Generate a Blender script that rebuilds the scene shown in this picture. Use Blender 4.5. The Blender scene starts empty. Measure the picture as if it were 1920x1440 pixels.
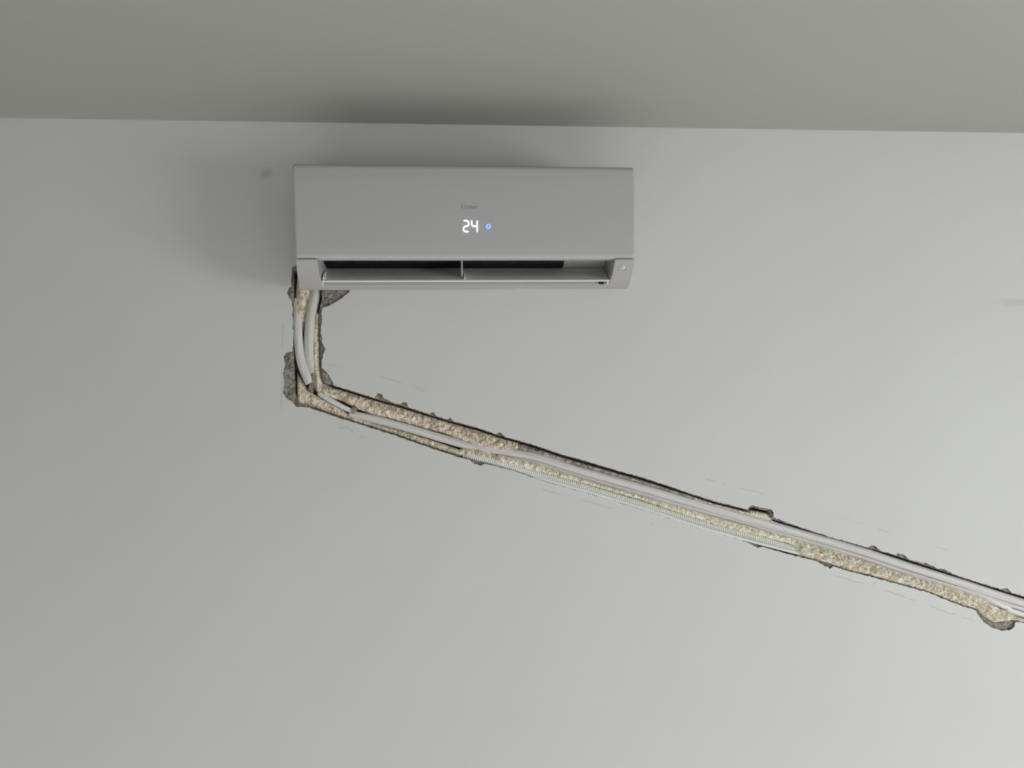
import bpy, bmesh, math, random
from mathutils import Vector, Matrix, noise
from mathutils.geometry import delaunay_2d_cdt

C = bpy.context.scene.collection
R = math.radians

# ------------------------------------------------------------------ camera
CAM = Vector((0.0, -1.9, 1.62)); FPX = 1440.0
PITCH, YAW, ROLL = R(6.0), R(5.0), R(-1.35)
CEIL = CAM.z + 0.874                      # room height 2.494 m
_f = Vector((math.sin(YAW)*math.cos(PITCH), math.cos(YAW)*math.cos(PITCH), math.sin(PITCH)))
_r0 = _f.cross(Vector((0, 0, 1))).normalized(); _u0 = _r0.cross(_f)
_r = _r0*math.cos(ROLL) + _u0*math.sin(ROLL); _u = -_r0*math.sin(ROLL) + _u0*math.cos(ROLL)
cam = bpy.data.cameras.new('camera'); cam.sensor_width = 36; cam.lens = 36*FPX/1920
cam.clip_start = 0.02
co = bpy.data.objects.new('camera', cam); C.objects.link(co)
co.matrix_world = Matrix(((_r.x, _u.x, -_f.x, CAM.x), (_r.y, _u.y, -_f.y, CAM.y), (_r.z, _u.z, -_f.z, CAM.z), (0, 0, 0, 1)))
bpy.context.scene.camera = co

# ------------------------------------------------------------------ world, lights, exposure
vs = bpy.context.scene.view_settings
vs.view_transform = 'Standard'; vs.look = 'None'; vs.gamma = 1; vs.use_curve_mapping = False
vs.exposure = 0.0
RX, LX, RY = 3.0, -3.1, -4.2              # right wall, left wall, rear wall (the trenched wall is y = 0)
WIN = (-2.9, -0.3, 0.25, 2.0)           # window opening in the right wall: y0, y1, z0, z1
DOOR = (-0.6, 1.1, 0.001, 1.9)            # opening in the rear wall: x0, x1, z0, z1
w = bpy.data.worlds.new('world'); bpy.context.scene.world = w; w.use_nodes = True
bg = w.node_tree.nodes['Background']; bg.inputs[0].default_value = (0.80, 0.90, 1.0, 1); bg.inputs[1].default_value = 0.06


def area(name, loc, rot, sx, sy, power, col):
    l = bpy.data.lights.new(name, 'AREA'); l.shape = 'RECTANGLE'; l.size = sx; l.size_y = sy
    l.energy = power; l.color = col
    o = bpy.data.objects.new(name, l); C.objects.link(o); o.location = loc; o.rotation_euler = rot
    return o


# daylight arriving through the window in the right wall
area('window_daylight', (RX+0.10, -1.98, 1.12), (0, R(90), 0), 1.15, 1.5, 54, (0.98, 0.99, 1.0))
# weaker daylight through the wide opening in the rear wall, behind the camera
area('doorway_daylight', ((DOOR[0]+DOOR[1])/2, RY-0.08, 0.55), (R(90), 0, 0), DOOR[1]-DOOR[0]-.1, 1.0, 7, (1.0, 0.99, 0.95))
# low sun coming in through the right window onto the floor
sun = bpy.data.lights.new('sun', 'SUN'); sun.energy = 12; sun.angle = R(1.5); sun.color = (0.96, 0.985, 1.0)
so = bpy.data.objects.new('sun', sun); C.objects.link(so)
so.rotation_euler = Vector((-math.cos(R(20)), 0.05, -math.sin(R(20)))).to_track_quat('-Z', 'Y').to_euler()


# ------------------------------------------------------------------ helpers
def hit(px, py, y=0.0):
    """point where the sight line of a spot in the 1920x1440 photo meets the plane at depth y"""
    d = _f + _r*((px-960)/FPX) + _u*((720-py)/FPX)
    return CAM + d*((y-CAM.y)/d.y)


def hit2(p, y=0.0):
    v = hit(p[0], p[1], y); return (v.x, v.z)


def tag(o, label=None, cat=None, group=None, kind=None):
    if label: o['label'] = label
    if cat: o['category'] = cat
    if group: o['group'] = group
    if kind: o['kind'] = kind
    return o


def mesh_obj(name, verts, faces, mats, parent=None, smooth=False, mi=None, loc=None):
    me = bpy.data.meshes.new(name); me.from_pydata([tuple(v) for v in verts], [], faces); me.update()
    o = bpy.data.objects.new(name, me); C.objects.link(o)
    for m in (mats if isinstance(mats, (list, tuple)) else [mats]): me.materials.append(m)
    if mi is not None: me.polygons.foreach_set('material_index', mi)
    if smooth: me.polygons.foreach_set('use_smooth', [True]*len(me.polygons))
    if parent: o.parent = parent
    if loc: o.location = loc
    return o


def lerp_line(pts, x):
    """y of a polyline (sorted by x) at x"""
    if x <= pts[0][0]: return pts[0][1]
    for (a, b), (c, d) in zip(pts, pts[1:]):
        if x <= c: return b + (d-b)*(x-a)/(c-a)
    (a, b), (c, d) = pts[-2], pts[-1]
    return d + (d-b)/(c-a)*(x-c)


def resample(pts, step, closed=False):
    P = [Vector(p) for p in pts]
    if closed: P.append(P[0].copy())
    out = []
    for a, b in zip(P, P[1:]):
        n = max(1, round((b-a).length/step))
        out += [a.lerp(b, i/n) for i in range(n)]
    if not closed: out.append(P[-1])
    return out


def catmull(pts, per=8):
    P = [Vector(p) for p in pts]; P = [2*P[0]-P[1]] + P + [2*P[-1]-P[-2]]
    out = []
    for i in range(1, len(P)-2):
        for k in range(per):
            t = k/per; a, b, c, d = P[i-1:i+3]
            out.append(0.5*((2*b)+(c-a)*t+(2*a-5*b+4*c-d)*t*t+(-a+3*b-3*c+d)*t**3))
    out.append(P[-2]); return out


def inside(p, poly):
    x, y = p; c = False; n = len(poly); j = n-1
    for i in range(n):
        xi, yi = poly[i]; xj, yj = poly[j]
        if (yi > y) != (yj > y) and x < (xj-xi)*(y-yi)/(yj-yi)+xi: c = not c
        j = i
    return c


def fbm(v, o=4): return noise.fractal(v, 1.0, 2.0, o)


# ------------------------------------------------------------------ materials
def material(name, col, rough=0.6, spec=0.3, bump=None, mott=None, metal=0, emit=None, bscale=60, bdist=0.002, stretch=None):
    m = bpy.data.materials.new(name); m.use_nodes = True; nt = m.node_tree; N = nt.nodes; L = nt.links
    b = N['Principled BSDF']; b.inputs['Base Color'].default_value = (*col, 1); b.inputs['Roughness'].default_value = rough
    b.inputs['Specular IOR Level'].default_value = spec; b.inputs['Metallic'].default_value = metal
    if emit:
        b.inputs['Emission Color'].default_value = (*emit[0], 1); b.inputs['Emission Strength'].default_value = emit[1]
    tc = N.new('ShaderNodeTexCoord'); src = tc.outputs['Object']
    if stretch:                                   # (angle, (sx, sy, sz)): grain drawn out along a run of pipe
        mp = N.new('ShaderNodeMapping'); mp.vector_type = 'TEXTURE'; mp.inputs['Rotation'].default_value = (0, stretch[0], 0)
        mp.inputs['Scale'].default_value = stretch[1]; L.new(src, mp.inputs[0]); src = mp.outputs[0]
    if mott:
        n = N.new('ShaderNodeTexNoise'); n.inputs['Scale'].default_value = mott[1]; n.inputs['Detail'].default_value = 5
        L.new(src, n.inputs['Vector'])
        r = N.new('ShaderNodeValToRGB'); L.new(n.outputs[0], r.inputs[0])
        r.color_ramp.elements[0].position = .3; r.color_ramp.elements[1].position = .7
        r.color_ramp.elements[0].color = (*mott[0], 1); r.color_ramp.elements[1].color = (*col, 1)
        L.new(r.outputs[0], b.inputs['Base Color'])
    if bump:
        n = N.new('ShaderNodeTexNoise'); n.inputs['Scale'].default_value = bscale; n.inputs['Detail'].default_value = 6
        L.new(src, n.inputs['Vector'])
        bp = N.new('ShaderNodeBump'); bp.inputs['Strength'].default_value = bump; bp.inputs['Distance'].default_value = bdist
        L.new(n.outputs[0], bp.inputs['Height']); L.new(bp.outputs[0], b.inputs['Normal'])
    return m


def paint_material():
    """matt wall paint with slow tone variation, a filled screw hole and a faint darker streak"""
    m = material('wall_paint', (0.71, 0.715, 0.70), 0.85, 0.15); nt = m.node_tree; N = nt.nodes; L = nt.links
    b = N['Principled BSDF']; tc = N['Texture Coordinate']
    n1 = N.new('ShaderNodeTexNoise'); n1.inputs['Scale'].default_value = 1.6; n1.inputs['Detail'].default_value = 3
    L.new(tc.outputs['Object'], n1.inputs['Vector'])
    r = N.new('ShaderNodeValToRGB'); L.new(n1.outputs[0], r.inputs[0])
    r.color_ramp.elements[0].position = .3; r.color_ramp.elements[1].position = .75
    r.color_ramp.elements[0].color = (.697, .70, .688, 1); r.color_ramp.elements[1].color = (.724, .73, .732, 1)
    cur = r.outputs[0]

    def spot(c, sx, sz, ang, col, amt, cur, soft=0.35):
        mp = N.new('ShaderNodeMapping'); mp.vector_type = 'TEXTURE'
        mp.inputs['Location'].default_value = (c[0], 0, c[1]); mp.inputs['Rotation'].default_value = (0, ang, 0)
        mp.inputs['Scale'].default_value = (sx, 1, sz); L.new(tc.outputs['Object'], mp.inputs[0])
        nn = N.new('ShaderNodeTexNoise'); nn.inputs['Scale'].default_value = 35; L.new(tc.outputs['Object'], nn.inputs['Vector'])
        ln = N.new('ShaderNodeVectorMath'); ln.operation = 'LENGTH'; L.new(mp.outputs[0], ln.inputs[0])
        ad = N.new('ShaderNodeMath'); ad.operation = 'MULTIPLY_ADD'; L.new(nn.outputs[0], ad.inputs[0]); ad.inputs[1].default_value = .7
        L.new(ln.outputs['Value'], ad.inputs[2])
        mr = N.new('ShaderNodeMapRange'); mr.interpolation_type = 'SMOOTHSTEP'; L.new(ad.outputs[0], mr.inputs[0])
        mr.inputs[1].default_value = 1.35; mr.inputs[2].default_value = soft; mr.inputs[3].default_value = 0; mr.inputs[4].default_value = amt
        mx = N.new('ShaderNodeMix'); mx.data_type = 'RGBA'; L.new(mr.outputs[0], mx.inputs[0])
        L.new(cur, mx.inputs[6]); mx.inputs[7].default_value = (*col, 1); return mx.outputs[2]
    cur = spot(hit2((499, 325)), .022, .022, 0, (.46, .38, .36), .55, cur)
    cur = spot(hit2((1905, 567)), .085, .016, 0, (.50, .50, .47), .45, cur)  # soft darker horizontal streak
    L.new(cur, b.inputs['Base Color'])
    n2 = N.new('ShaderNodeTexNoise'); n2.inputs['Scale'].default_value = 5; n2.inputs['Detail'].default_value = 2
    L.new(tc.outputs['Object'], n2.inputs['Vector'])
    bp = N.new('ShaderNodeBump'); bp.inputs['Strength'].default_value = .35; bp.inputs['Distance'].default_value = .006
    L.new(n2.outputs[0], bp.inputs['Height']); L.new(bp.outputs[0], b.inputs['Normal'])
    return m


def foam_material(name, light, dark):
    m = material(name, light, 0.95, 0.08); nt = m.node_tree; N = nt.nodes; L = nt.links
    b = N['Principled BSDF']; tc = N['Texture Coordinate']
    n = N.new('ShaderNodeTexNoise'); n.inputs['Scale'].default_value = 95; n.inputs['Detail'].default_value = 6
    L.new(tc.outputs['Object'], n.inputs['Vector'])
    r = N.new('ShaderNodeValToRGB'); L.new(n.outputs[0], r.inputs[0])
    r.color_ramp.elements[0].position = .40; r.color_ramp.elements[1].position = .58
    r.color_ramp.elements[0].color = (*dark, 1); r.color_ramp.elements[1].color = (*light, 1)  # ramp paints highlights and shaded pits into the foam colour
    L.new(r.outputs[0], b.inputs['Base Color'])
    v = N.new('ShaderNodeTexVoronoi'); v.inputs['Scale'].default_value = 260; L.new(tc.outputs['Object'], v.inputs['Vector'])
    bp = N.new('ShaderNodeBump'); bp.inputs['Strength'].default_value = .5; bp.inputs['Distance'].default_value = .004
    L.new(v.outputs['Distance'], bp.inputs['Height']); L.new(bp.outputs[0], b.inputs['Normal'])
    return m


M = {
 'paint': paint_material(),
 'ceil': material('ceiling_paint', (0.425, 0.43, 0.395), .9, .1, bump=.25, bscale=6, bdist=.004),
 'plain': material('room_paint', (0.62, 0.61, 0.57), .9, .1, bump=.2),
 'floor': material('screed_floor', (0.58, 0.575, 0.56), .8, .2, bump=.3, mott=((.53, .52, .50), 4)),
 'plaster': material('broken_plaster', (0.46, 0.43, 0.38), .95, .05, bump=1.0, mott=((.19, .165, .135), 110), bscale=220, bdist=.003),
 'masonry': material('cut_masonry', (0.42, 0.36, 0.31), .95, .05, bump=.9, mott=((.20, .16, .13), 60), bscale=160, bdist=.004),
 'pencil': material('pencil_mark', (0.47, 0.46, 0.45), .9, .1),
 'foam': foam_material('expanding_foam', (.97, .87, .73), (.60, .475, .36)),
 'foam_cream': foam_material('cream_foam', (1.0, .985, .88), (.80, .68, .49)),  # paler cream foam, near-white highlights painted into its light tone
 'jacket': material('white_jacket', (.80, .78, .78), .45, .4, bump=.9, bscale=40, bdist=.003, mott=((.66, .64, .645), 40), stretch=(R(18.5), (12, .22, .22))),
 'jacket_drop': material('white_jacket_drop', (.74, .735, .69), .5, .4, bump=.7, bscale=40, bdist=.003, mott=((.60, .59, .54), 40), stretch=(R(0), (.25, .25, 10))),
 'sleeve': material('white_sleeve', (.84, .83, .83), .4, .45, bump=.7, bscale=40, bdist=.003, mott=((.68, .66, .66), 40), stretch=(R(0), (.22, .22, 8))),
 'cable': material('white_cable', (.80, .80, .80), .4, .45),
 'hose': material('hose_plastic', (.86, .88, .83), .35, .5),
 'plaster_crumb': material('plaster_crumb', (.56, .53, .48), .9, .1, bump=.5),
 'bed': material('mortar_bed', (.66, .60, .55), .95, .05, bump=.8, mott=((.26, .22, .19), 42), bscale=200, bdist=.003),
 'mortar': material('grey_mortar', (.40, .37, .33), .95, .05, bump=.9, mott=((.22, .20, .18), 60), bscale=260, bdist=.003),
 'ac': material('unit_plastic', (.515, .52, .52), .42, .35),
 'ac_shaded': material('unit_plastic_shaded', (.455, .44, .445), .42, .35),  # unit plastic with underside shade and pinkish floor bounce painted in
 'ac_in': material('outlet_plastic', (.80, .805, .79), .5, .3),
 'edge': material('flap_edge_plastic', (.80, .81, .78), .35, .5),
 'cap': material('sensor_cap_plastic', (.60, .60, .59), .3, .5),
 'black': material('blower_black', (.018, .018, .02), .6, .2),
 'vane': material('vane_plastic', (.012, .012, .013), .5, .3),
 'logo': material('logo_print', (.46, .46, .46), .5, .3),
 'led': material('white_led', (.9, .9, 1), .5, .3, emit=((.93, .95, 1.0), 1.05)),
 'blue': material('blue_led', (.3, .4, .9), .5, .3, emit=((.27, .38, 1.0), 1.0)),
 'blue_core': material('blue_led_core', (.2, .25, .7), .5, .3, emit=((.14, .22, .85), .9)),
 'frame': material('window_frame_paint', (.8, .8, .8), .5, .4),
}

# ------------------------------------------------------------------ outlines of the chase cut into the wall (photo spots lying on the wall plane)
UP = [(622, 722.5), (660, 734), (700, 746.5), (750, 760), (800, 776), (850, 791), (900, 804.5), (930, 815), (1000, 835), (1050, 852), (1100, 866),
      (1160, 884), (1200, 895), (1250, 911), (1290, 925), (1340, 941), (1400, 956), (1405, 958), (1408, 952), (1413, 951), (1432, 957), (1444, 957.5),
      (1446, 966), (1448, 973), (1500, 989.5), (1560, 1009), (1610, 1023), (1640, 1031), (1680, 1042), (1720, 1055), (1760, 1068), (1800, 1082),
      (1850, 1098), (1900, 1113), (1920, 1119), (2250, 1219)]
LO = [(575, 761.5), (600, 770), (640, 784), (680, 796), (740, 815), (800, 836.5), (860, 856), (900, 866), (960, 881), (1010, 898), (1100, 923), (1200, 953),
      (1250, 969), (1300, 986), (1380, 1009), (1470, 1036), (1530, 1051), (1560, 1060), (1590, 1070), (1620, 1077), (1690, 1096), (1740, 1110),
      (1800, 1134), (1832, 1144), (1843, 1154), (1853, 1162), (1866, 1169), (1882, 1168), (1896, 1163), (1920, 1167), (2250, 1267)]
DEEP = ([(549.5, 506), (575, 498), (602, 512), (603, 560), (597.5, 582), (598, 600), (599, 640), (601, 690), (603, 711)] + UP + LO[::-1] +
        [(557.5, 755), (552.4, 735), (550.4, 700), (549.6, 600), (549.2, 545)])
CHIP_UP = [(626, 719.5), (660, 730.5), (688, 740), (702, 742.5), (708, 737), (715, 739), (719, 746), (735, 753), (750, 757), (754, 753.5), (762, 755), (765, 761), (790, 770),
           (805, 775), (811, 772.5), (819, 779), (838, 784), (845, 783.5), (850, 787), (900, 801.5), (930, 812), (936, 811), (941, 813), (944, 818), (962, 823), (970, 823.5),
           (976, 828.5), (992, 833), (998, 831), (1004, 834), (1050, 849), (1100, 863), (1130, 872), (1160, 881), (1200, 892), (1215, 896), (1250, 907), (1264, 917), (1275, 919),
           (1290, 922), (1297, 925), (1302, 926), (1305, 932), (1330, 938), (1345, 941), (1357, 943), (1372, 945), (1384, 950), (1395, 953), (1401, 955), (1405, 949.5), (1410, 947.5),
           (1434, 953.5), (1446, 955), (1450.5, 961), (1450, 970), (1500, 986.5), (1530, 996), (1560, 1006), (1600, 1018), (1628, 1025), (1634, 1023.5), (1642, 1024),
           (1650, 1031), (1665, 1037), (1680, 1040), (1683, 1038), (1694, 1039.5), (1705, 1046), (1720, 1052), (1735, 1055), (1760, 1064.5), (1772, 1067), (1785, 1074),
           (1800, 1079), (1809, 1081), (1815, 1085), (1850, 1095.5), (1876, 1102), (1888, 1102.5), (1898, 1108), (1920, 1116), (2250, 1216)]
CHIP_LO = [(556, 762), (575, 764.5), (600, 773), (640, 787), (680, 799), (740, 818.5), (800, 839.5), (860, 859), (880, 865), (890, 870), (903, 873), (908, 870),
           (960, 884.5), (1010, 901), (1100, 926), (1200, 956), (1250, 973), (1300, 989.5), (1380, 1013), (1400, 1019), (1420, 1027), (1430, 1026),
           (1470, 1039), (1530, 1054), (1547, 1061), (1556, 1066), (1563, 1064), (1570, 1065), (1590, 1072), (1620, 1079), (1690, 1100), (1740, 1114), (1800, 1138),
           (1828, 1147), (1836, 1156), (1846, 1168), (1860, 1177), (1878, 1182.5), (1894, 1182), (1901, 1176), (1905, 1167), (1920, 1171), (2250, 1271)]


def hug(chips, base, sgn):
    out = []
    for x, y in chips:
        b = lerp_line([p for p in base if not 1404 < p[0] < 1447], x)
        out.append((x, b+sgn*1.1) if (y-b)*sgn < 4.6 and not (1398 < x < 1452 and sgn < 0) else (x, y))
    return out


CHIP_UP = hug(CHIP_UP, UP, -1); CHIP_LO = hug(CHIP_LO, LO, 1)
CHIP = ([(547.8, 500), (575, 493), (625, 500), (664, 536), (655, 547), (640, 560), (625, 569), (605, 578), (602.5, 584), (603, 598), (604, 604), (601.5, 612), (601.5, 628),
         (605, 634), (603, 641), (607, 647), (609, 655), (606, 664), (603.5, 676), (603.5, 690), (611, 696), (618, 706), (623, 716)] + CHIP_UP + CHIP_LO[::-1] +
        [(546, 753), (536, 746), (531, 735), (533, 716), (531, 700), (534, 684), (532, 668), (538, 661), (547, 659), (549.4, 650), (549, 600), (548.4, 566), (542, 558),
         (538.5, 548), (540, 540), (547, 537), (545.5, 527), (547.3, 516)])


def rough_outline(px, amp, step, seed, off=0.0):
    P = resample([hit2(p) for p in px], step, closed=True); out = []; n = len(P)
    for i, p in enumerate(P):
        t = (P[(i+1) % n]-P[i-1]).normalized(); nr = Vector((t.y, -t.x))
        d = noise.noise(Vector((p.x*260, p.y*260, seed)))*amp + noise.noise(Vector((p.x*90, p.y*90, seed+7)))*amp
        out.append(p + nr*(d+off))
    return [(p.x, p.y) for p in out]


deep = rough_outline(DEEP, .0006, .004, 1.0)
chip = rough_outline(CHIP, .0014, .0022, 5.0)


def fill(loops, extra, keep):
    vs_, es = [], []
    for lp in loops:
        b = len(vs_); n = len(lp); vs_ += [Vector(p) for p in lp]; es += [(b+i, b+(i+1) % n) for i in range(n)]
    vs_ += [Vector(p) for p in extra]
    ov, oe, of, *_ = delaunay_2d_cdt(vs_, es, [], 0, 1e-6)
    F = []
    for f in of:
        c = sum((ov[i] for i in f), Vector((0, 0)))/len(f)
        if keep((c.x, c.y)):
            a = 0; n = len(f)
            for k in range(n): p, q = ov[f[k]], ov[f[(k+1) % n]]; a += p.x*q.y-q.x*p.y
            F.append(tuple(f) if a > 0 else tuple(reversed(f)))     # counter-clockwise in (x,z) faces -y
    return ov, F


# ------------------------------------------------------------------ the room
def build_wall():
    V, F, MI = [], [], []

    def add(v, f, mi):
        b = len(V); V.extend(v); F.extend([tuple(i+b for i in t) for t in f]); MI.extend([mi]*len(f))
    rect = [(LX, 0), (RX, 0), (RX, CEIL), (LX, CEIL)]
    ov, f = fill([rect, chip], [], lambda c: not inside(c, chip))
    add([(p.x, 0, p.y) for p in ov], f, 0)

    def chip_y(x, z):
        return .006 + .004*noise.noise(Vector((x*60, z*60, 3))) + .0028*noise.noise(Vector((x*210, z*210, 9)))
    # recess of the broken plaster
    rnd = random.Random(4); ext = []
    xs = [p[0] for p in chip]; zs = [p[1] for p in chip]
    for x0, x1, z0, z1 in ((532, 606, 498, 770), (598, 670, 498, 590), (1820, 1910, 1140, 1190)):
        a = hit2((x0, z1)); b = hit2((x1, z0)); nx = int((b[0]-a[0])/.003); nz = int((b[1]-a[1])/.003)
        for i in range(nx):
            for j in range(nz):
                p = (a[0]+(i+rnd.random())*.003, a[1]+(j+rnd.random())*.003)
                if inside(p, chip) and not inside(p, deep): ext.append(p)
    ov, f = fill([chip, deep], ext, lambda c: inside(c, chip) and not inside(c, deep))
    add([(p.x, chip_y(p.x, p.y), p.y) for p in ov], f, 1)
    n = len(chip); v = []
    for x, z in chip: v += [(x, 0, z), (x, chip_y(x, z), z)]
    add(v, [(2*i, 2*i+1, 2*((i+1) % n)+1, 2*((i+1) % n)) for i in range(n)], 1)
    # sides and floor of the deep cut
    n = len(deep); v = []; K = 5
    for x, z in deep:
        for k in range(K+1):
            t = k/K; y = chip_y(x, z)*(1-t)+.048*t
            j = 0 if k == 0 else .0018
            v.append((x+j*noise.noise(Vector((x*200, y*200, z*200))), y, z+j*noise.noise(Vector((z*200, y*200, x*200)))))
    add(v, [(i*(K+1)+k, i*(K+1)+k+1, ((i+1) % n)*(K+1)+k+1, ((i+1) % n)*(K+1)+k) for i in range(n) for k in range(K)], 2)
    ov, f = fill([deep], [], lambda c: inside(c, deep))
    add([(p.x, .046, p.y) for p in ov], f, 2)
    # back and sides of the wall slab
    T = .12
    add([(LX, 0, 0), (RX, 0, 0), (RX, 0, CEIL), (LX, 0, CEIL), (LX, T, 0), (RX, T, 0), (RX, T, CEIL), (LX, T, CEIL)],
        [(5, 4, 7, 6), (0, 4, 5, 1), (1, 5, 6, 2), (2, 6, 7, 3), (3, 7, 4, 0)], 2)
    # pencil setting-out lines and light scratches drawn on the plaster
    LINES = [([(531, 608), (530, 625), (530, 655)], .7), ([(529, 690), (528, 730), (527, 768)], .7), ([(522, 769), (527, 770)], .8),
             ([(608, 681), (628, 686), (648, 689)], .6), ([(712, 706), (728, 711), (740, 713), (754, 718)], .8), ([(772, 722), (787, 727), (797, 731)], .7), ([(779, 729), (797, 735)], .6),
             ([(632, 800), (640, 803), (652, 801), (658, 806)], .8), ([(657, 806), (662, 812), (661, 803)], .7), ([(676, 818), (685, 820)], .8),
             ([(1018, 911), (1020, 918), (1028, 922), (1042, 925), (1056, 928)], .8), ([(1086, 938), (1100, 940), (1120, 945), (1138, 951), (1148, 954)], .7),
             ([(1194, 975), (1200, 978)], .9), ([(1220, 984), (1226, 985)], 1.0), ([(1320, 897), (1330, 900), (1342, 902)], .8), ([(1353, 908), (1362, 909)], .6),
             ([(1384, 914), (1400, 919), (1420, 922), (1432, 928)], .7), ([(1312, 928), (1322, 931), (1334, 936)], .7), ([(1449, 1050), (1451, 1046)], .7),
             ([(1546, 1071), (1548, 1076)], 1.0), ([(1560, 1078), (1578, 1082), (1600, 1090), (1622, 1095)], .8), ([(1636, 1096), (1646, 1090)], 1.2),
             ([(1658, 1106), (1680, 1114), (1698, 1121)], .9), ([(1704, 1123), (1718, 1126)], .9), ([(1743, 1136), (1765, 1144), (1776, 1150), (1792, 1152)], 1.0),
             ([(1802, 1157), (1815, 1160), (1828, 1166)], .6), ([(1645, 992), (1656, 994), (1668, 1000)], .6), ([(1752, 1024), (1766, 1028), (1782, 1034)], .6),
             ([(641, 612), (643, 618)], .7), ([(713, 797), (716, 797)], .6), ([(1560, 966), (1590, 975), (1630, 986)], .35), ([(1415, 912), (1417, 913)], .6),
             ([(1248, 903), (1250, 909)], .5), ([(1171, 845), (1174, 845)], .7), ([(815, 857), (824, 858)], .5)]
    for pts, wd in LINES:
        P = resample([hit2(p) for p in pts], .004); L_, Rr = [], []
        for i, p in enumerate(P):
            a = P[max(i-1, 0)]; b = P[min(i+1, len(P)-1)]; t = (b-a).normalized(); nr = Vector((-t.y, t.x))
            k = wd*.0007*(.5+.9*abs(noise.noise(Vector((p.x*150, p.y*150, 1)))))*(1 if 0 < i < len(P)-1 else .2)
            q = p+nr*.0008*noise.noise(Vector((p.x*90, p.y*90, 4)))
            L_.append(q+nr*k); Rr.append(q-nr*k)
        n = len(P)
        add([(q.x, -.0003, q.y) for q in Rr+L_], [(i, i+1, n+i+1, n+i) for i in range(n-1)], 3)
    o = mesh_obj('wall_back', V, F, [M['paint'], M['plaster'], M['masonry'], M['pencil']], mi=MI)
    tag(o, kind='structure')


build_wall()


def box(name, a, b, m, parent=None, bevel=0, kind=None):
    x0, y0, z0 = a; x1, y1, z1 = b
    v = [(x0, y0, z0), (x1, y0, z0), (x1, y1, z0), (x0, y1, z0), (x0, y0, z1), (x1, y0, z1), (x1, y1, z1), (x0, y1, z1)]
    f = [(3, 2, 1, 0), (4, 5, 6, 7), (0, 1, 5, 4), (1, 2, 6, 5), (2, 3, 7, 6), (3, 0, 4, 7)]
    o = mesh_obj(name, v, f, m, parent)
    if bevel:
        bv = o.modifiers.new('bevel', 'BEVEL'); bv.width = bevel; bv.segments = 3
    if kind: tag(o, kind=kind)
    return o


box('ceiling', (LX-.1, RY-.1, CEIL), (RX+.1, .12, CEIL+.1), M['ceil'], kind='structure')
box('floor', (LX-.1, RY-.1, -.1), (RX+.1, .12, 0), M['floor'], kind='structure')
box('wall_left', (LX-.1, RY-.1, 0), (LX, .12, CEIL), M['plain'], kind='structure')


def holed_wall(name, m, fn, u0, u1, z0, z1, t, hole):
    """wall slab with one rectangular opening; fn maps (u, z, depth) to xyz"""
    a0, a1, b0, b1 = hole
    us = [u0, a0, a1, u1]; zz = [z0, b0, b1, z1]; V = []; F = []
    for d in (0, t):
        for z in zz:
            for u in us: V.append(fn(u, z, d))
    idx = lambda i, j, k: k*16+j*4+i
    for k in (0, 1):
        for j in range(3):
            for i in range(3):
                if i == 1 and j == 1: continue
                q = (idx(i, j, k), idx(i+1, j, k), idx(i+1, j+1, k), idx(i, j+1, k)); F.append(q if k == 0 else q[::-1])
    for a, b in (((1, 1), (2, 1)), ((2, 1), (2, 2)), ((2, 2), (1, 2)), ((1, 2), (1, 1)), ((0, 0), (3, 0)), ((3, 0), (3, 3)), ((3, 3), (0, 3)), ((0, 3), (0, 0))):
        F.append((idx(*a, 0), idx(*a, 1), idx(*b, 1), idx(*b, 0)))
    return tag(mesh_obj(name, V, F, m), kind='structure')


holed_wall('wall_right', M['plain'], lambda u, z, d: (RX+d, u, z), RY, 0, 0, CEIL, .1, (WIN[0], WIN[1], WIN[2], WIN[3]))
holed_wall('wall_rear', M['plain'], lambda u, z, d: (u, RY-d, z), LX, RX, 0, CEIL, .1, DOOR)
# frame of the window in the right wall
fv, ff = [], []
for (y0, y1, z0, z1) in ((WIN[0], WIN[1], WIN[2], WIN[2]+.05), (WIN[0], WIN[1], WIN[3]-.05, WIN[3]), (WIN[0], WIN[0]+.05, WIN[2]+.05, WIN[3]-.05), (WIN[1]-.05, WIN[1], WIN[2]+.05, WIN[3]-.05)):
    b = len(fv)
    for x in (RX+.02, RX+.07):
        fv += [(x, y0, z0), (x, y1, z0), (x, y1, z1), (x, y0, z1)]
    ff += [tuple(b+i for i in q) for q in ((0, 1, 2, 3), (7, 6, 5, 4), (0, 4, 5, 1), (1, 5, 6, 2), (2, 6, 7, 3), (3, 7, 4, 0))]
tag(mesh_obj('window_1', fv, ff, M['frame']), kind='structure')


# ------------------------------------------------------------------ air conditioner
UX = (hit(545, 301, -.19).x + hit(1193, 311, -.19).x)/2 ; UZ = hit(880, 543, 0).z
W = .3965
ac = bpy.data.objects.new('air_conditioner', None); C.objects.link(ac); ac.location = (UX, 0, UZ)
ac.empty_display_size = .1
tag(ac, 'white wall mounted split air conditioner showing 24 above the plaster chase', 'air conditioner')


def loc(px, py, y):
    v = hit(px, py, y); return (v.x-UX, v.z-UZ)


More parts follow.
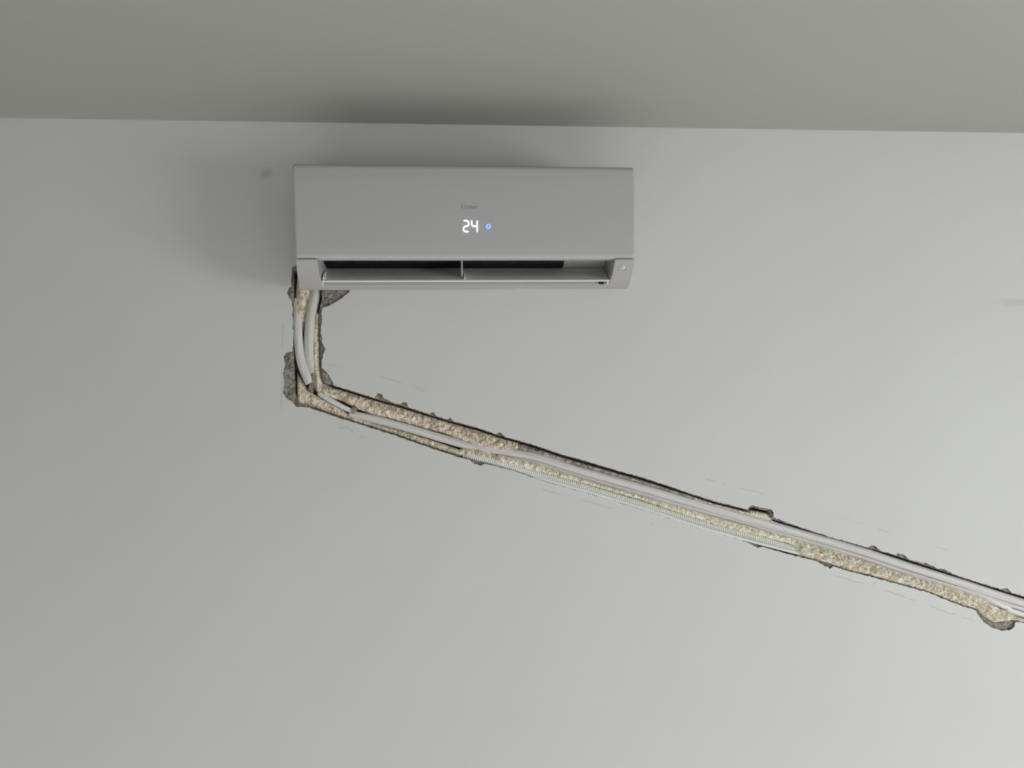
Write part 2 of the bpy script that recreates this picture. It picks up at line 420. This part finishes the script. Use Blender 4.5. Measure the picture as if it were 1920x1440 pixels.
def prism(name, prof, x0, x1, m, parent, bevel=0, taper=0.0, smooth=True, mi=None, seg=3):
    """prof: (depth from wall, height) outline, clockwise seen from the right; taper narrows the ends towards h = 0"""
    V = []
    n = len(prof)
    for s, x in ((0, x0), (1, x1)):
        for d, h in prof:
            k = taper*max(0, (.23-h))/.23
            V.append((x + (k if s == 0 else -k), -d, h))
    F = [tuple(range(n-1, -1, -1)), tuple(range(n, 2*n))] + [(i, (i+1) % n, n+(i+1) % n, n+i) for i in range(n)]
    me_ar = 0
    o = mesh_obj(name, V, F, m, parent)
    bm = bmesh.new(); bm.from_mesh(o.data); bmesh.ops.recalc_face_normals(bm, faces=bm.faces); bm.to_mesh(o.data); bm.free()
    if bevel:
        b = o.modifiers.new('bevel', 'BEVEL'); b.width = bevel; b.segments = seg; b.limit_method = 'ANGLE'; b.angle_limit = R(50)
    if smooth:
        o.data.polygons.foreach_set('use_smooth', [True]*len(o.data.polygons))
        wn = o.modifiers.new('wn', 'WEIGHTED_NORMAL'); wn.keep_sharp = False
    return o


H = .254
front = [(.150, .2525), (.166, .2535), (.178, .2515), (.186, .246), (.1895, .238), (.1915, .20), (.1925, .13), (.1915, .07), (.190, .040), (.1885, .0335), (.185, .0300), (.178, .0290), (.166, .0295), (.160, .034), (.150, .05)]
fp = prism('front_panel', front, -W, W, M['ac'], ac, bevel=.009, taper=.009, seg=4)
back = [(0.0, .0275), (.149, .0275), (.149, .251), (.006, .251), (0, .246)]
x_l = loc(599, 505, -.15)[0]; x_r = loc(1147, 505, -.15)[0]
# rear housing carries the outlet: two end caps, bottom strip, scroll floor and roof


mid = [(0, .004), (.082, -.019), (.092, -.0212), (.100, -.0205), (.1235, -.0162), (.1235, -.0105), (.066, .034), (.030, .038), (.020, .055), (.020, .16), (.11, .17), (.146, .12), (.150, .034), (.153, .034), (.153, .245), (.148, .251), (.004, .251), (0, .246)]
prism('housing', mid, x_l-.002, x_r+.002, M['ac_shaded'], ac, smooth=False)
cap = [(0, .004), (.078, -.018), (.092, -.0214), (.106, -.0205), (.125, -.0165), (.145, -.0085), (.163, .0015), (.177, .013), (.185, .0215), (.1875, .0270), (.186, .0280), (.15, .0280), (.15, .251), (.004, .251), (0, .246)]
for s, (a, b) in ((-1, (-W+.0015, x_l)), (1, (x_r, W-.0015))):
    V, F = [], []; n = len(cap)
    for x in (a, b):
        for d, h in cap:
            k = .009*max(0, (.23-max(h, 0)))/.23 if abs(x) > W-.01 else (.004*(.188-d)/.1 if h < .03 else 0)
            if abs(x) > W-.01: k += .0012
            if x < -W+.01 and h < .0265: k -= .009*min(1, (.19-d)/.1)
            if x > W-.01 and h < .0265: k -= .004*min(1, (.19-d)/.1)
            V.append((x-math.copysign(k, x), -d, h))
    F = [tuple(range(n-1, -1, -1)), tuple(range(n, 2*n))] + [(i, (i+1) % n, n+(i+1) % n, n+i) for i in range(n)]
    o = mesh_obj('end_cap', V, F, M['ac_shaded'], ac, smooth=True)
    bm = bmesh.new(); bm.from_mesh(o.data); bmesh.ops.recalc_face_normals(bm, faces=bm.faces); bm.to_mesh(o.data); bm.free()
    b_ = o.modifiers.new('bevel', 'BEVEL'); b_.width = .007 if s < 0 else .006; b_.segments = 4; b_.limit_method = 'ANGLE'; b_.angle_limit = R(50)
    o.modifiers.new('wn', 'WEIGHTED_NORMAL')
    if s == 1:
        # round sensor cap on the right end cap, set on its sloping face
        px, pz = loc(1168, 502, -.1735)
        p0 = Vector((px, -.1735, pz)); nrm = Vector((0, -1, -.95)).normalized()
        a1 = Vector((1, 0, 0)); a2 = nrm.cross(a1)
        Vb, Fb = [], []; n = 28; rings = [(.0104, -.004), (.0104, .0008), (.0094, .0022), (.0084, .0014), (.0078, -.0018), (.0070, -.0018), (.0064, .0006), (.0045, .0022), (.0012, .0028)]
        for rr, hh in rings:
            for k in range(n):
                an = 2*math.pi*k/n; Vb.append(p0+a1*math.cos(an)*rr+a2*math.sin(an)*rr+nrm*hh)
        for j in range(len(rings)-1):
            for k in range(n): Fb.append((j*n+k, j*n+(k+1) % n, (j+1)*n+(k+1) % n, (j+1)*n+k))
        Fb.append(tuple((len(rings)-1)*n+k for k in range(n)))
        bt = mesh_obj('sensor_cap', Vb, Fb, M['cap'], ac, smooth=True)
        bm = bmesh.new(); bm.from_mesh(bt.data); bmesh.ops.recalc_face_normals(bm, faces=bm.faces); bm.to_mesh(bt.data); bm.free()

# air guide flap resting on the outlet floor, bright front edge, brackets
fl = [(.1325, -.0110), (.1355, -.0122), (.1370, -.0112), (.1365, -.0085), (.118, .0045), (.094, .0205), (.070, .0370), (.067, .0355), (.095, .0165)]
flap = prism('flap', fl, x_l+.004, x_r-.004, M['ac_in'], ac, smooth=False)
lip = [(.1350, -.0132), (.1375, -.0130), (.1385, -.0112), (.1380, -.0090), (.1345, -.0092)]
prism('flap_edge', lip, x_l+.003, x_r-.003, M['edge'], flap, bevel=.0006)
for px, wd in ((609, .0022), (871, .0016), (1142, .0022)):
    cx = loc(px, 515, -.12)[0]
    prism('bracket', [(.136, -.009), (.138, -.003), (.132, .006), (.118, .016), (.104, .022), (.108, .012)], cx-wd, cx+wd, M['edge'], flap, bevel=.0005)
cx = loc(866, 500, -.14)[0]
prism('support_post', [(.150, .034), (.148, .05), (.12, .12), (.09, .14), (.075, .05), (.100, .018), (.128, -.002), (.140, .006)], cx-.0018, cx+.0018, M['ac_shaded'], ac, bevel=.0005)
# blower wheel and the grey panel to its right
bx0 = x_l+.001; bx1 = loc(1055, 495, -.08)[0]
V, F = [], []; n = 36; cy, cz, rr = .078, .090, .0525
for x in (bx0, bx1):
    for k in range(n):
        a = 2*math.pi*k/n; r_ = rr if k % 2 else rr*.93
        V.append((x, -(cy+r_*math.cos(a)), cz+r_*math.sin(a)))
F = [tuple(range(n)), tuple(range(2*n-1, n-1, -1))]+[(i, n+i, n+(i+1) % n, (i+1) % n) for i in range(n)]
mesh_obj('blower_wheel', V, F, M['black'], ac)
prism('inner_panel', [(.026, .040), (.072, .038), (.098, .05), (.100, .155), (.026, .16)], bx1+.001, x_r-.001, M['ac_in'], ac, bevel=.002)
for k in range(11):
    x = bx0+.03+k*(bx1-bx0-.04)/10.6
    if abs(x-cx) < .012: continue
    prism('vane', [(.102, .036), (.122, .036), (.130, .040), (.126, .048), (.112, .052)], x-.0008, x+.0008, M['vane'], ac, smooth=False)
# drain plug slot on the underside and two small clips
x, z = loc(1127, 531, -.12)
box('slot', (x-.006, -.129, -.0166), (x+.005, -.118, -.010), M['black'], ac)
x2 = loc(1138, 531, -.12)[0]
box('clip', (x2-.0025, -.130, -.0172), (x2+.0025, -.112, -.010), M['ac_in'], ac, bevel=.0006)
x2 = loc(606, 533, -.12)[0]
box('clip', (x2-.0015, -.130, -.0172), (x2+.0015, -.108, -.010), M['ac_in'], ac, bevel=.0006)
# wedge of grout stuck to the lower edge
x3 = loc(963, 543, -.095)[0]
V, F = [], []
for k in range(13):
    t = k/12; x = x3-.010+t*.13 if k > 4 else x3-.010+t*.06
    a = .0035*math.exp(-((k-2)/2.0)**2)+.0012*abs(noise.noise(Vector((k*.9, 0, 2))))+.0006
    V += [(x, -.085, -.0195), (x, -.103, -.0198), (x, -.094, -.0205-a*.8)]
for k in range(12): F += [(3*k, 3*k+3, 3*k+5, 3*k+2), (3*k+2, 3*k+5, 3*k+4, 3*k+1)]
mesh_obj('grout_smear', V, F, M['plaster_crumb'], ac, smooth=True)


def stroke(name, pts, rad, m, parent, y, thick=.0010, closed=False):
    """flat rounded stroke on the front panel"""
    P = [Vector(loc(px, py, y)) for px, py in pts]
    bm = bmesh.new()
    for i in range(len(P)-(0 if closed else 1)):
        a, b = P[i], P[(i+1) % len(P)]; t = (b-a).normalized(); nr = Vector((-t.y, t.x))
        ring = []
        for k in range(9):
            an = math.pi*k/8; ring.append(b + nr*math.cos(an)*rad + t*math.sin(an)*rad)
        for k in range(9):
            an = math.pi*k/8; ring.append(a - nr*math.cos(an)*rad - t*math.sin(an)*rad)
        off = i*.00002
        f0 = [bm.verts.new((p.x, y-thick-off, p.y)) for p in ring]; f1 = [bm.verts.new((p.x, y+.002, p.y)) for p in ring]
        bm.faces.new(f0); n = len(ring)
        for k in range(n): bm.faces.new((f0[k], f0[(k+1) % n], f1[(k+1) % n], f1[k]))
    bmesh.ops.recalc_face_normals(bm, faces=bm.faces)
    me = bpy.data.meshes.new(name); bm.to_mesh(me); bm.free(); me.materials.append(m)
    o = bpy.data.objects.new(name, me); C.objects.link(o); o.parent = parent; return o


q = lambda L_: [(820+a/13.714, 360+b/13.714) for a, b in L_]
YF = -.1925
d2 = stroke('digit', q([(690, 738), (765, 738), (800, 768), (803, 835), (775, 875), (705, 882), (672, 925), (672, 985), (702, 1016), (785, 1018)]), .00155, M['led'], fp, YF)
d4 = stroke('digit', q([(882, 745), (882, 830), (915, 880), (1000, 880)]) + [], .00155, M['led'], fp, YF)
d4b = stroke('digit_stem', q([(1024, 750), (1020, 880), (1024, 1010)]), .00155, M['led'], fp, YF)
d4.select_set(False)
me = d4.data; bm = bmesh.new(); bm.from_mesh(me); bm.from_mesh(d4b.data); bm.to_mesh(me); bm.free()
bpy.data.objects.remove(d4b)
circ = [(915.5+3.4*math.cos(2*math.pi*k/16), 424.6+3.4*math.sin(2*math.pi*k/16)) for k in range(16)]
ind = stroke('indicator_light', circ, .0017, M['blue'], fp, YF, closed=True)
ind['label'] = 'glowing blue ring light'
d2['label'] = 'glowing white digit 2'; d4['label'] = 'glowing white digit 4'
# pale printed maker's mark above the digits
tcv = bpy.data.curves.new('logo', 'FONT'); tcv.body = 'Haier'; tcv.size = .0125; tcv.align_x = 'CENTER'; tcv.align_y = 'CENTER'; tcv.extrude = .0003; tcv.offset = .0002
to = bpy.data.objects.new('logo_tmp', tcv); C.objects.link(to)
bpy.context.view_layer.update()
me = bpy.data.meshes.new_from_object(to.evaluated_get(bpy.context.evaluated_depsgraph_get()))
bpy.data.objects.remove(to)
lx, lz = loc(881, 388.5, YF)
for v in me.vertices:
    x, y, z = v.co; v.co = (x*1.35+lx, YF-.0004-z, y+lz)
me.materials.clear(); me.materials.append(M['logo'])
lo = bpy.data.objects.new('logo', me); C.objects.link(lo); lo.parent = fp; lo['label'] = 'faint grey printed logo'


# ------------------------------------------------------------------ pipes, hose and cables lying in the chase
def tube(name, pts, radius, m, seg=20, step=.004, fn=None, flat=1.0, parent=None):
    """pts: (px, py, y_depth) of the centre line; fn(s, angle) scales the radius"""
    P = catmull([hit(a, b, c) for a, b, c in pts], 10)
    out = [P[0]]; acc = 0                                        # even spacing
    for a, b in zip(P, P[1:]):
        d = (b-a).length
        while d > 0 and acc+d >= step:
            t = (step-acc)/d; a = a.lerp(b, t); out.append(a.copy()); d = (b-a).length; acc = 0
        acc += d
    V, F = [], []; n = len(out)
    for i, p in enumerate(out):
        t = (out[min(i+1, n-1)]-out[max(i-1, 0)]).normalized()
        side = t.cross(Vector((0, 1, 0))).normalized(); fwd = side.cross(t)
        end = 1.0
        for k in range(seg):
            an = 2*math.pi*k/seg; rr_ = radius*(fn(i*step, an) if fn else 1)*end
            V.append(p + side*math.cos(an)*rr_ + fwd*math.sin(an)*rr_*flat)
    for i in range(n-1):
        for k in range(seg): F.append((i*seg+k, i*seg+(k+1) % seg, (i+1)*seg+(k+1) % seg, (i+1)*seg+k))
    F.append(tuple(range(seg-1, -1, -1))); F.append(tuple((n-1)*seg+k for k in range(seg)))
    return mesh_obj(name, V, F, m, parent, smooth=True)


def wrinkle(seed, amp=.05, freq=3.0):
    return lambda s, a: 1+amp*noise.noise(Vector((math.cos(a)*freq, math.sin(a)*freq, s*5+seed)))+.02*noise.noise(Vector((math.cos(a)*freq*2.5, math.sin(a)*freq*2.5, s*40+seed)))


# upper run of the jacketed refrigerant pipe
o = tube('refrigerant_pipe', [(655, 777, .016), (700, 786, .015), (760, 801.5, .015), (820, 819, .017), (880, 836, .018), (940, 846, .016), (1000, 856, .015), (1050, 871, .014), (1100, 886, .014),
                              (1200, 914, .013), (1300, 943, .013), (1400, 972, .013), (1500, 1000, .013), (1600, 1028, .013), (1700, 1061, .013), (1800, 1092, .013), (1920, 1131, .013), (2240, 1228, .014)],
         .0103, M['jacket'], seg=40, fn=wrinkle(3, .09, 3.5))
tag(o, 'long white jacketed pipe running down the sloping chase along its upper edge', 'pipe')
o = tube('signal_cable', [(930, 851, .022), (1000, 866, .018), (1050, 881, .017), (1100, 896, .017), (1200, 925, .017), (1300, 954, .017), (1400, 981, .018), (1500, 1011, .018), (1600, 1040, .018), (1700, 1073, .018),
                          (1800, 1104, .017), (1850, 1120, .014), (1920, 1143, .012), (2240, 1240, .012)],
         .0056, M['jacket'], seg=20, fn=wrinkle(8, .04, 2))
tag(o, 'thin greyish cable lying against the lower side of the long white pipe', 'cable')
o = tube('power_cable', [(1838, 1117, .018), (1860, 1127, .010), (1890, 1140, .008), (1920, 1153, .008), (2240, 1252, .010)], .0068, M['cable'], seg=24, fn=wrinkle(12, .10, 2))
tag(o, 'white cable lowest of the strands where the chase leaves the right edge', 'cable')
# vertical run below the unit
o = tube('refrigerant_pipe', [(594, 520, .026), (591, 552, .018), (585, 585, .014), (581, 620, .013), (580, 660, .014), (584, 690, .018), (592, 715, .026), (604, 733, .036)],
         .0128, M['jacket_drop'], seg=36, fn=wrinkle(21, .05, 2))
tag(o, 'thick white jacketed pipe dropping from the air conditioner', 'pipe')
o = tube('flat_duct', [(557, 560, .022), (557.6, 600, .012), (559.8, 640, .009), (564.5, 675, .008), (573, 700, .008), (583, 721, .010)],
         .0112, M['sleeve'], seg=28, fn=wrinkle(31, .20, 3.5), flat=.7)
tag(o, 'smooth white sleeve curving down the left side of the chase', 'sleeve')
o = tube('cable_sleeve', [(598, 737, .014), (612, 746, .011), (628, 755, .010), (645, 764, .010), (660, 770.5, .011)], .0062, M['cable'], seg=24, fn=wrinkle(41, .12, 2), flat=.8)
tag(o, 'short white sleeve just past the corner of the chase', 'sleeve')

PITCH_RIB = .0050
hose = tube('drain_hose', [(868, 851, .016), (900, 859, .013), (950, 873, .011), (1000, 888, .010), (1100, 916, .010), (1200, 946, .010), (1260, 965, .011), (1340, 990, .012), (1400, 1005, .012), (1480, 1028, .013), (1560, 1051, .022)],
            .0100, M['hose'], seg=28, step=PITCH_RIB/8, fn=lambda s, a: .80+.24*abs(math.sin(math.pi*s/PITCH_RIB))**.6)
tag(hose, 'corrugated white drain hose along the lower edge of the chase', 'hose')
o = tube('thin_cable', [(985, 890, .016), (1010, 896, .003), (1100, 921, .001), (1200, 951, .001), (1250, 967, .001), (1300, 984, .001), (1380, 1007, .001), (1480, 1033.5, .003), (1530, 1046, .018)],
         .0038, M['cable'], seg=16, fn=wrinkle(51, .12, 2))
tag(o, 'thin white cable pressed between the corrugated hose and lower plaster edge', 'cable')


# ------------------------------------------------------------------ expanding foam and mortar
def foam(name, upper, lower, x0, x1, ydepth, bulge, amp, m, seed, nt_=30, step=1.3, vertical=False, rough=1.0):
    """lumpy foam bead between two photo lines; vertical swaps the roles of x and y"""
    n = int((x1-x0)/step)+1; V, F = [], []
    for i in range(n):
        x = x0+(x1-x0)*i/(n-1); a = lerp_line(upper, x); b = lerp_line(lower, x)
        e = min(1, i/5, (n-1-i)/5); e = math.sin(e*math.pi/2)
        for k in range(nt_+1):
            t = k/nt_; c = a+(b-a)*t; prof = (max(0, 1-(2*t-1)**2))**.38 * (0.35+.65*e)
            yd = ydepth(x) if callable(ydepth) else ydepth
            px, py = (c, x) if vertical else (x, c)
            p = hit(px, py, yd)
            g = Vector((p.x*85, seed, p.z*60)); h = fbm(g, 3)
            fine = (noise.noise(Vector((p.x*420+p.z*60, seed+2, p.z*170)))+.6*noise.noise(Vector((p.x*700, seed+6, p.z*420))))*rough
            ridg = abs(noise.noise(Vector((p.x*150, seed+4, p.z*150))))
            y = yd + .020 - prof*(.020+bulge) - amp*(h*.8+fine*.75-ridg*.8+.1)*prof
            V.append((p.x, y, p.z))
    w_ = nt_+1
    for i in range(n-1):
        for k in range(nt_): F.append((i*w_+k, i*w_+k+1, (i+1)*w_+k+1, (i+1)*w_+k))
    # back side closes the bead against the masonry
    b0 = len(V)
    for i in range(n):
        for k in (0, nt_):
            v = V[i*w_+k]; V.append((v[0], .047, v[2]))
    for i in range(n-1):
        F.append((i*w_, (i+1)*w_, b0+2*(i+1), b0+2*i)); F.append(((i+1)*w_+nt_, i*w_+nt_, b0+2*i+1, b0+2*(i+1)+1))
        F.append((b0+2*i, b0+2*(i+1), b0+2*(i+1)+1, b0+2*i+1))
    F.append(tuple(range(nt_, -1, -1))+(b0, b0+1)); F.append(tuple((n-1)*w_+k for k in range(nt_+1))+(b0+2*(n-1)+1, b0+2*(n-1)))
    o = mesh_obj(name, V, F, m, smooth=True)
    bm = bmesh.new(); bm.from_mesh(o.data); bmesh.ops.recalc_face_normals(bm, faces=bm.faces); bm.to_mesh(o.data); bm.free()
    return o


UPS = [(x, y+2.2) for x, y in UP if not 1401 < x < 1447]
LOS = [(x, y+.4) for x, y in LO]
o = foam('expanding_foam', [(600, 712), (622, 725)]+UPS[1:], [(600, 742), (640, 752), (665, 766), (700, 779), (735, 787), (780, 800), (830, 812), (860, 824), (890, 838), (930, 850), (960, 846), (985, 838)], 601, 975, .009, .006, .0050, M['foam'], 3.0, rough=.8)
tag(o, 'tan expanding foam bead above the pipe, nearest the corner of the chase', 'foam')
o = foam('expanding_foam', [(553, 694), (562, 706), (575, 726), (588, 738), (600, 744), (625, 757), (645, 769), (660, 780), (700, 793), (760, 809), (820, 828), (860, 842), (880, 836), (900, 838), (940, 856), (960, 858)], LOS[:1]+LOS[1:9]+[(950, 872)], 555, 958, .009, .004, .0035, M['foam'], 9.0, rough=.55)
tag(o, 'tan expanding foam filling the corner and lower edge of the chase', 'foam')
o = foam('expanding_foam', [(930, 850), (1000, 865.5), (1050, 883.5), (1100, 899), (1150, 914), (1200, 928.5), (1260, 945.5), (1320, 962.5), (1400, 984.5), (1460, 1001), (1520, 1019), (1560, 1029)],
         [(930, 866), (960, 877), (1000, 884), (1100, 909), (1200, 938), (1260, 958), (1300, 972), (1340, 985), (1400, 1000), (1480, 1020), (1520, 1040), (1560, 1056)], 932, 1512, .004, .005, .0045, M['foam_cream'], 15.0, nt_=22)
tag(o, 'cream foam squeezed between the long pipe and the corrugated hose', 'foam')
o = foam('expanding_foam', [(1480, 1008), (1520, 1019.5), (1560, 1029), (1600, 1043.5), (1650, 1060), (1700, 1076.5), (1740, 1088), (1800, 1106), (1840, 1119), (1870, 1136), (1900, 1151), (1920, 1160), (2240, 1255)],
         LOS, 1492, 2230, .003, .009, .0085, M['foam_cream'], 22.0, nt_=44)
tag(o, 'bright cream lumpy foam filling the lower half of the chase at the right', 'foam')
o = foam('expanding_foam', [(1270, 921), (1300, 931), (1340, 944), (1400, 958.5), (1404, 959), (1408, 956), (1444, 962), (1447, 975), (1470, 983)], [(1270, 925), (1300, 938), (1340, 950), (1400, 967), (1450, 982), (1470, 986)], 1274, 1462, .012, .004, .0035, M['foam_cream'], 31.0, nt_=22)
tag(o, 'thin ragged foam above the pipe with a lump bulging into the notch', 'foam')
o = foam('expanding_foam', [(505, 556), (548, 552), (570, 552), (600, 552.5), (622, 556)], [(505, 578), (548, 586), (570, 579), (600, 573), (622, 566)], 512, 620, .011, .004, .0024, M['foam'], 37.0, rough=.4, nt_=18, step=1.8, vertical=True)
tag(o, 'cream foam at the upper left of the chase just under the air conditioner', 'foam')
o = foam('expanding_foam', [(572, 594), (600, 588), (640, 585.5), (690, 586), (712, 589), (740, 592)], [(572, 599), (600, 599), (640, 599.5), (690, 601), (712, 605), (740, 612)], 584, 738, .009, .004, .0022, M['foam'], 43.0, rough=.4, nt_=14, step=1.8, vertical=True)
tag(o, 'narrow tan foam strip down the right side of the vertical chase', 'foam')


o = foam('mortar_bed', [(960, 826), (1000, 838), (1050, 855), (1100, 869.5), (1160, 887), (1200, 898), (1250, 914), (1300, 930), (1340, 943)],
         [(960, 842), (1000, 850), (1050, 865), (1100, 879), (1160, 896), (1200, 907), (1250, 922), (1300, 936), (1340, 948)], 968, 1310, .008, .003, .0050, M['bed'], 61.0, nt_=18, rough=.8)
tag(o, 'rough brown mortar bed showing above the long pipe at mid chase', 'mortar')


def lump(name, poly, y0, y1, m, seed, amp=.0012, mid_k=.55):
    """irregular broken lump: px outline on the wall, front face at y0, back at y1"""
    P = resample([hit2(p) for p in poly], .0022, closed=True); n = len(P)
    c = sum(P, Vector((0, 0)))/n; V, F = [], []
    rings = [(1.0, y1), (1.02, (y0+y1)/2), (.96, y0+.002), (.82, y0), (mid_k, y0-.0006), (.28, y0-.001)]
    for s, y in rings:
        for p in P:
            q_ = c+(p-c)*s; g = Vector((q_.x*240, y*240, q_.y*240+seed)); V.append((q_.x+amp*.5*noise.noise(g), y+amp*noise.noise(g+Vector((5, 5, 5))), q_.y+amp*.5*noise.noise(g+Vector((9, 1, 1)))))
    for j in range(len(rings)-1):
        for i in range(n): F.append((j*n+i, j*n+(i+1) % n, (j+1)*n+(i+1) % n, (j+1)*n+i))
    F.append(tuple(range(n-1, -1, -1))); F.append(tuple((len(rings)-1)*n+i for i in range(n)))
    o = mesh_obj(name, V, F, m, smooth=False)
    bm = bmesh.new(); bm.from_mesh(o.data); bmesh.ops.recalc_face_normals(bm, faces=bm.faces); bm.to_mesh(o.data); bm.free()
    return o


o = lump('mortar_dab', [(586, 698), (590, 700), (589, 712), (586, 722), (586, 733), (581, 736), (577, 731), (580, 716)], .004, .030, M['mortar'], 2)
tag(o, 'grey mortar dab across the end of the curved white sleeve', 'mortar')
o = lump('mortar_dab', [(660, 762), (667, 764), (668, 771), (664, 777), (658, 774), (658, 767)], .004, .030, M['mortar'], 6)
tag(o, 'small grey mortar dab at the end of the short white sleeve', 'mortar')
o = lump('plaster_piece', [(604, 694), (611, 697), (618, 706), (623, 717), (616, 721), (608, 718), (603, 711), (602, 700)], .0025, .030, M['plaster'], 8, amp=.0008)
tag(o, 'grey plaster piece in the inner corner of the chase', 'plaster')
o = lump('mortar_dab', [(1073, 870), (1080, 868), (1090, 871), (1098, 874), (1100, 880), (1088, 882), (1076, 878)], .008, .035, M['plaster'], 14)
tag(o, 'pale mortar dab above the long pipe near mid chase', 'mortar')
